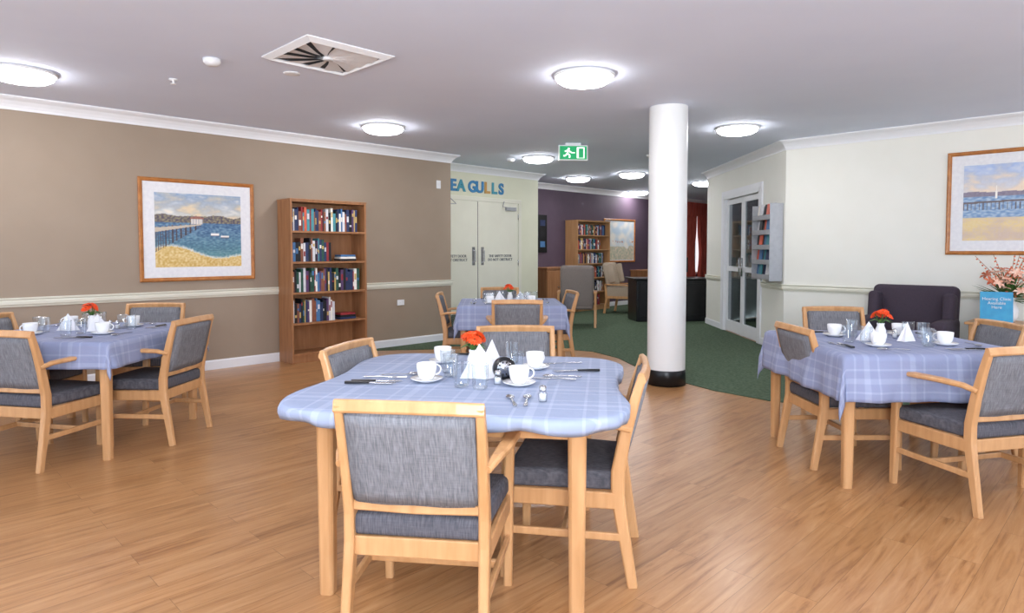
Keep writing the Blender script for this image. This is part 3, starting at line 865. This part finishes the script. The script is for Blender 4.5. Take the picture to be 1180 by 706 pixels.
def paint_bright(u, v):
    n = noise.noise(Vector((u * 6, v * 6, 21))); n2 = noise.noise(Vector((u * 18, v * 18, 22)))
    c = mixc((244, 240, 232), (200, 216, 228), .5 + n * 1.4)
    if v < .35 + .1 * n: c = mixc((230, 214, 190), (185, 188, 165), .5 + n2)
    if .45 < v < .5 and n2 > .1: c = (200, 140, 110)
    return c
def picture(name, x, y, z, rz, w, h, fn, bar=.04, matw=.11, fk='frame'):
    mb = MB()
    prof = [(0, 0), (0, -.018), (.3, -.028), (.75, -.024), (1, -.014), (1, 0)]
    vs = []; fs = []
    for (k, yy) in prof:
        q = bar * k
        for (sx, sz) in ((-1, -1), (1, -1), (1, 1), (-1, 1)): vs.append((sx * (w / 2 - q), yy, sz * (h / 2 - q)))
    for r in range(len(prof) - 1):
        for c in range(4): fs.append((r * 4 + c, r * 4 + (c + 1) % 4, (r + 1) * 4 + (c + 1) % 4, (r + 1) * 4 + c))
    mb.poly(vs, fs, fk)
    mb.box((0, -.005, 0), (w - bar * 1.6, .006, h - bar * 1.6), 'paper')
    o = mb.obj(name, (x, y, z), rz)
    iw = w - 2 * bar - 2 * matw; ih = h - 2 * bar - 2 * matw * 1.0
    nx, ny = 150, 130; vs = []; cols = []
    for j in range(ny + 1):
        for i in range(nx + 1):
            u, v = i / nx, j / ny; vs.append(((u - .5) * iw, -.0095, (v - .5) * ih)); cols.append(lin([max(0, q) for q in fn(u, v)]))
    fs = [(j * (nx + 1) + i, j * (nx + 1) + i + 1, (j + 1) * (nx + 1) + i + 1, (j + 1) * (nx + 1) + i) for j in range(ny) for i in range(nx)]
    me = bpy.data.meshes.new('print'); me.from_pydata(vs, [], fs)
    ca = me.color_attributes.new('Col', 'FLOAT_COLOR', 'POINT')
    for i, c in enumerate(cols): ca.data[i].color = c
    me.materials.append(M['print']); link('print', me, parent=o)
x, y = AB(2.605, -7.398)
picture('framed_picture', x, y, 1.53, math.radians(45), 1.19, 1.08, paint_jetty)
x, y = AB(8.338, -1.08)
picture('framed_picture', x, y, 1.815, math.radians(-45), 1.19, 1.09, paint_sea)
x, y = AB(12.76, -9.148)
picture('framed_picture', x, y, 1.54, math.radians(45), 1.25, 1.02, paint_bright, matw=.02)

# wall plates
for nm, a, z, w, h in (('light_switch', 5.9, 2.26, .075, .115), ('power_outlet', 5.23, .60, .115, .075)):
    mb = MB(); mb.box((0, -.006, 0), (w, .01, h), 'white', bev=.003); mb.box((0, -.013, 0), (w * .3, .006, h * .3), 'white', bev=.001)
    x, y = AB(a, -7.399); mb.obj(nm, (x, y, z), math.radians(45))

# dark notice board on lounge wall
mb = MB(); mb.box((0, -.02, 0), (.5, .03, .78), 'black', bev=.004)
for r in range(3):
    for c in range(2): mb.box((-.11 + .22 * c, -.037, -.22 + r * .22), (.15, .003, .12), BM[(0, 6, 11, 4, 7, 0)[r * 2 + c]])
x, y = AB(9.9, -9.148); mb.obj('notice_board', (x, y, 1.66), math.radians(45))

# ------------------------------------------------------------ brochure rack
mb = MB()
mb.box((0, -.01, .5), (.62, .018, 1.0), 'grey', bev=.002)
for s in (-1, 1): mb.box((s * .31, -.09, .5), (.012, .17, 1.0), 'grey', bev=.002)
for r in range(5):
    z = .02 + r * .195
    mb.box((0, -.09, z), (.6, .16, .008), 'grey'); mb.box((0, -.172, z + .03), (.62, .006, .06), 'grey')
    for c in range(5): mb.box((-.24 + c * .12, -.10 - .02 * (c % 2), z + .11), (.10, .012, .19), BM[(6, 11, 4, 10, 2, 9, 0, 11)[(r * 5 + c * 3) % 8]], rot=(-.12, 0, 0))
p = epoint(7, elen[7] - .36, 0.0); d = eline(7, 0)[1]
mb.obj('brochure_rack', (p.x, p.y, .92), math.atan2(d.y, d.x))

# ------------------------------------------------------------ armchairs
def tub_chair(x, y, rz, key):
    mb = MB()
    mb.box((0, 0, .24), (.78, .7, .2), key, bev=.03, seg=3)
    mb.box((0, -.03, .39), (.54, .6, .14), key, bev=.045, seg=4)
    mb.box((0, .29, .58), (.80, .17, .72), key, rot=(-.12, 0, 0), bev=.06, seg=4)
    for s in (-1, 1):
        mb.box((s * .35, -.03, .4), (.14, .66, .44), key, bev=.05, seg=4)
        mb.box((s * .345, .16, .66), (.11, .2, .42), key, rot=(-.12, 0, 0), bev=.045, seg=4)
        for t in (-1, 1): mb.cyl((s * .32, t * .28, 0), (s * .32, t * .28, .15), .018, 'oak', r2=.028)
    mb.obj('armchair', (x, y, .006), rz)
tub_chair(4.1, 6.74, math.radians(-45), 'purplefab')
def wood_armchair(x, y, rz, key):
    mb = MB()
    mb.box((0, -.02, .38), (.54, .56, .16), key, bev=.04, seg=4)
    mb.box((0, .27, .70), (.56, .13, .72), key, rot=(-.2, 0, 0), bev=.05, seg=4)
    for s in (-1, 1):
        mb.box((s * .25, .20, .83), (.07, .16, .4), key, rot=(-.2, 0, 0), bev=.03, seg=3)
        mb.sweep([(s * .31, -.28, 0), (s * .31, -.27, .56)], (.02, .024), 'beech'); mb.sweep([(s * .31, .32, 0), (s * .31, .27, .3), (s * .31, .30, .6)], (.02, .024), 'beech')
        mb.sweep([(s * .31, -.32, .57), (s * .31, -.1, .60), (s * .31, .3, .60)], (.03, .014), 'beech')
        mb.box((s * .30, 0, .34), (.03, .56, .05), 'beech')
        mb.box((s * .30, .02, .46), (.02, .5, .2), key, bev=.008)
    mb.box((0, -.27, .28), (.6, .025, .06), 'beech')
    mb.obj('armchair', (x, y, .006), rz)
# local front is -Y
wood_armchair(1.14, 11.3, math.radians(172), 'greyfab')
wood_armchair(2.35, 13.6, math.radians(60), 'beigefab')

# lounge furniture
def cabinet(name, a, w, d, h, key, doors=2):
    mb = MB(); mb.box((0, -d / 2, h / 2 + .02), (w, d, h - .04), key, bev=.004); mb.box((0, -d / 2 - .01, h + .0), (w + .04, d + .04, .03), key, bev=.006)
    for k in range(doors):
        cx = -w / 2 + w / doors * (k + .5); mb.box((cx, -d - .008, h / 2), (w / doors - .02, .016, h - .12), key, bev=.004)
        mb.cyl((cx + .08, -d - .035, h * .6), (cx + .08, -d - .015, h * .6), .012, 'steel', seg=12)
    x, y = AB(a, -9.15 + .02); mb.obj(name, (x, y, .006), math.radians(45))
cabinet('sideboard', 10.1, 1.0, .5, .95, 'oak'); cabinet('sideboard', 13.8, 1.2, .45, .82, 'oak', 3)
# reception desk
mb = MB()
mb.box((0, 0, .38), (1.4, .6, .76), 'black', bev=.01); mb.box((0, 0, .78), (1.5, .7, .035), 'black', bev=.01)
for k in (-.35, .35): mb.box((k, -.305, .4), (.6, .012, .6), 'black', bev=.004)
mb.obj('reception_desk', (2.95, 12.25, .006), math.radians(5))
mb = MB(); mb.box((0, 0, .24), (.42, .03, .28), 'black', bev=.006); mb.box((0, .02, .06), (.04, .03, .12), 'black'); mb.box((0, .02, .006), (.2, .15, .012), 'black')
mb.box((0, .0165, .24), (.38, .002, .24), 'darkgap'); mb.obj('computer_monitor', (3.1, 12.25, .804), math.radians(0))

# curtain window on lounge wall
mb = MB()
mb.box((0, -.02, 1.5), (1.5, .03, 1.7), 'trim', bev=.004); mb.box((0, -.038, 1.5), (1.36, .006, 1.56), 'skyglass'); mb.box((0, -.045, 1.5), (.04, .02, 1.56), 'trim')
x, y = AB(16.2, -9.148); mb.obj('window_7', (x, y, 0), math.radians(45))
def curtain():
    mb = MB()
    for s in (-1, 1):
        n = 60; vs = []; rows = 14
        for j in range(rows + 1):
            v = j / rows; z = .35 + v * 2.1
            pin = 1 - .13 * math.exp(-((v - .40) / .25) ** 2)
            for i in range(n + 1):
                u = i / n; vs.append((s * (.86 - (u) * .83 * pin), -.12 + .035 * math.sin(u * 46), z))
        fs = [(j * (n + 1) + i, j * (n + 1) + i + 1, (j + 1) * (n + 1) + i + 1, (j + 1) * (n + 1) + i) for j in range(rows) for i in range(n)]
        mb.poly(vs, fs, 'curtain', True)
    n = 90; vs = []
    for j in range(5):
        for i in range(n + 1):
            u = i / n; vs.append((-.92 + 1.84 * u, -.17 + .02 * math.sin(u * 80) * (1 - j / 5), 2.2 + j * .1 + (.05 * abs(math.sin(u * 9.42)) if j == 0 else 0)))
    fs = [(j * (n + 1) + i, j * (n + 1) + i + 1, (j + 1) * (n + 1) + i + 1, (j + 1) * (n + 1) + i) for j in range(4) for i in range(n)]
    mb.poly(vs, fs, 'curtain', True)
    mb.cyl((-.95, -.1, 2.5), (.95, -.1, 2.5), .015, 'frame')
    x, y = AB(16.2, -9.148); mb.obj('curtains', (x, y, 0), math.radians(45))
curtain()

# ------------------------------------------------------------ side table + lilies + card
mb = MB(); mb.box((0, 0, .60), (.6, .5, .025), 'beech', bev=.006); mb.box((0, 0, .55), (.5, .4, .06), 'beech')
for s in (-1, 1):
    for t in (-1, 1): mb.sweep([(s * .25, t * .2, 0), (s * .25, t * .2, .59)], (.02, .02), 'beech')
SX, SY = 4.82, 6.32
mb.obj('side_table', (SX, SY, .006), math.radians(-45))
mb = MB()
mb.box((0, 0, .15), (.26, .004, .30), 'blue_sign', rot=(-.12, 0, 0)); mb.box((0, .06, .1), (.1, .004, .2), 'paper', rot=(.35, 0, 0))
mb.box((0, -.004, .035), (.255, .003, .06), 'paper', rot=(-.12, 0, 0))
o = mb.obj('counter_card', (SX - .20, SY - .13, .622), math.radians(-25))
text("Hearing Clinic\nAvailable\nHere", .04, 'paper', o, (0, -.002, .22), rot=(math.pi / 2 - .12, 0, 0), ext=.001)
M['peach'] = mat('peach_petal', (232, 140, 96), (214, 110, 80), .5)
def lilies():
    mb = MB(); rr = random.Random(3)
    mb.lathe([(0, 0), (.06, 0), (.085, .05), (.09, .12), (.06, .2), (.07, .24), (.062, .24), (.052, .2), (.08, .12), (0, .02)], (0, 0, 0), 'ceramic')
    for k in range(24):
        a = rr.uniform(0, 6.28); rad = rr.uniform(.05, .26); z = rr.uniform(.26, .54) - rad * .3
        c = Vector((rad * math.cos(a), rad * math.sin(a), z))
        mb.sweep([(0, 0, .2), (c.x * .4, c.y * .4, .2 + (z - .2) * .6), tuple(c)], (.003, .003), 'leaf')
        T = Matrix.Translation(c) @ Euler((rr.uniform(-.9, .9), rr.uniform(-.9, .9), rr.uniform(0, 6))).to_matrix().to_4x4()
        key = 'peach' if k % 3 == 0 else 'pink'
        for q in range(6):
            tb = bmesh.new(); L = .07; w = .016
            pts = [(0, 0, 0), (.3 * L, -w * .7, .02), (.65 * L, -w, .03), (L, 0, .018), (.65 * L, w, .03), (.3 * L, w * .7, .02)]
            tb.faces.new([tb.verts.new(p) for p in pts]); mb.merge(tb, key, False, T @ Matrix.Rotation(q * math.pi / 3, 4, 'Z'))
    for k in range(80):
        a = rr.uniform(0, 6.28); el = rr.uniform(-.1, 1.35); L = rr.uniform(.14, .30)
        d = Vector((math.cos(a) * math.cos(el), math.sin(a) * math.cos(el), math.sin(el))); s = d.cross(Vector((0, 0, 1))).normalized()
        b = Vector((0, 0, .22)); m1 = b + d * L * .55; t = b + d * L * 1.2 - Vector((0, 0, .03))
        w = rr.uniform(.010, .022)
        mb.poly([b + d * L * .25, m1 + s * w, t, m1 - s * w], [(0, 1, 2, 3)], 'leaf')
    for k in range(10):
        a = rr.uniform(0, 6.28); q = rr.uniform(.1, .34)
        tip = Vector((q * math.cos(a), q * math.sin(a), rr.uniform(.5, .70)))
        mb.sweep([(0, 0, .2), (tip.x * .4, tip.y * .4, .45), tuple(tip)], (.002, .002), 'oak')
        for j in range(7): 
            f = .5 + j / 14; mb.sphere((tip.x * f + rr.uniform(-.015, .015), tip.y * f, .2 + (tip.z - .2) * f), .009, 'peach', seg=8)
    mb.obj('lily_arrangement', (SX + .03, SY + .03, .62), 0)
lilies()

# ------------------------------------------------------------ light
w = bpy.data.worlds.new('World'); scene.world = w; w.use_nodes = True
nt = w.node_tree; bg = nt.nodes['Background']
tc = nt.nodes.new('ShaderNodeTexCoord'); sp = nt.nodes.new('ShaderNodeSeparateXYZ'); cr = nt.nodes.new('ShaderNodeValToRGB')
ma = nt.nodes.new('ShaderNodeMath'); ma.operation = 'MULTIPLY_ADD'; ma.inputs[1].default_value = .5; ma.inputs[2].default_value = .5
nt.links.new(tc.outputs['Generated'], sp.inputs[0]); nt.links.new(sp.outputs['Z'], ma.inputs[0]); nt.links.new(ma.outputs[0], cr.inputs['Fac'])
cr.color_ramp.elements[0].position = .46; cr.color_ramp.elements[0].color = (.86, .92, 1.0, 1)   # lower half of world, added brightness to lift the ceiling
cr.color_ramp.elements[1].position = .54; cr.color_ramp.elements[1].color = (.48, .58, .74, 1)
nt.links.new(cr.outputs[0], bg.inputs['Color']); bg.inputs['Strength'].default_value = 4.3

# added fill lamp behind the camera, aimed up and forward to brighten the ceiling
def fill_lamp(name, loc, rot, size, power, col=(.90, .95, 1.0)):
    L = bpy.data.lights.new(name, 'AREA'); L.shape = 'DISK'; L.size = size; L.energy = power; L.color = col
    o = bpy.data.objects.new(name, L); o.location = loc; o.rotation_euler = rot; scene.collection.objects.link(o)
fill_lamp('ceiling_fill', (.2, -.9, 1.6), (math.radians(180 - 55), 0, 0), .8, 165)

cam = bpy.data.cameras.new('Camera'); co = bpy.data.objects.new('Camera', cam); scene.collection.objects.link(co)
cam.sensor_width = 36.0; cam.lens = 36.0 * 750 / 1180
pitch = math.radians(2.5)
co.location = (0, 0, 1.32); co.rotation_euler = (math.pi / 2 - pitch, 0, 0)
cam.shift_y = -(65 - 750 * math.tan(pitch)) / 1180
cam.clip_start = .05; cam.clip_end = 100
scene.camera = co
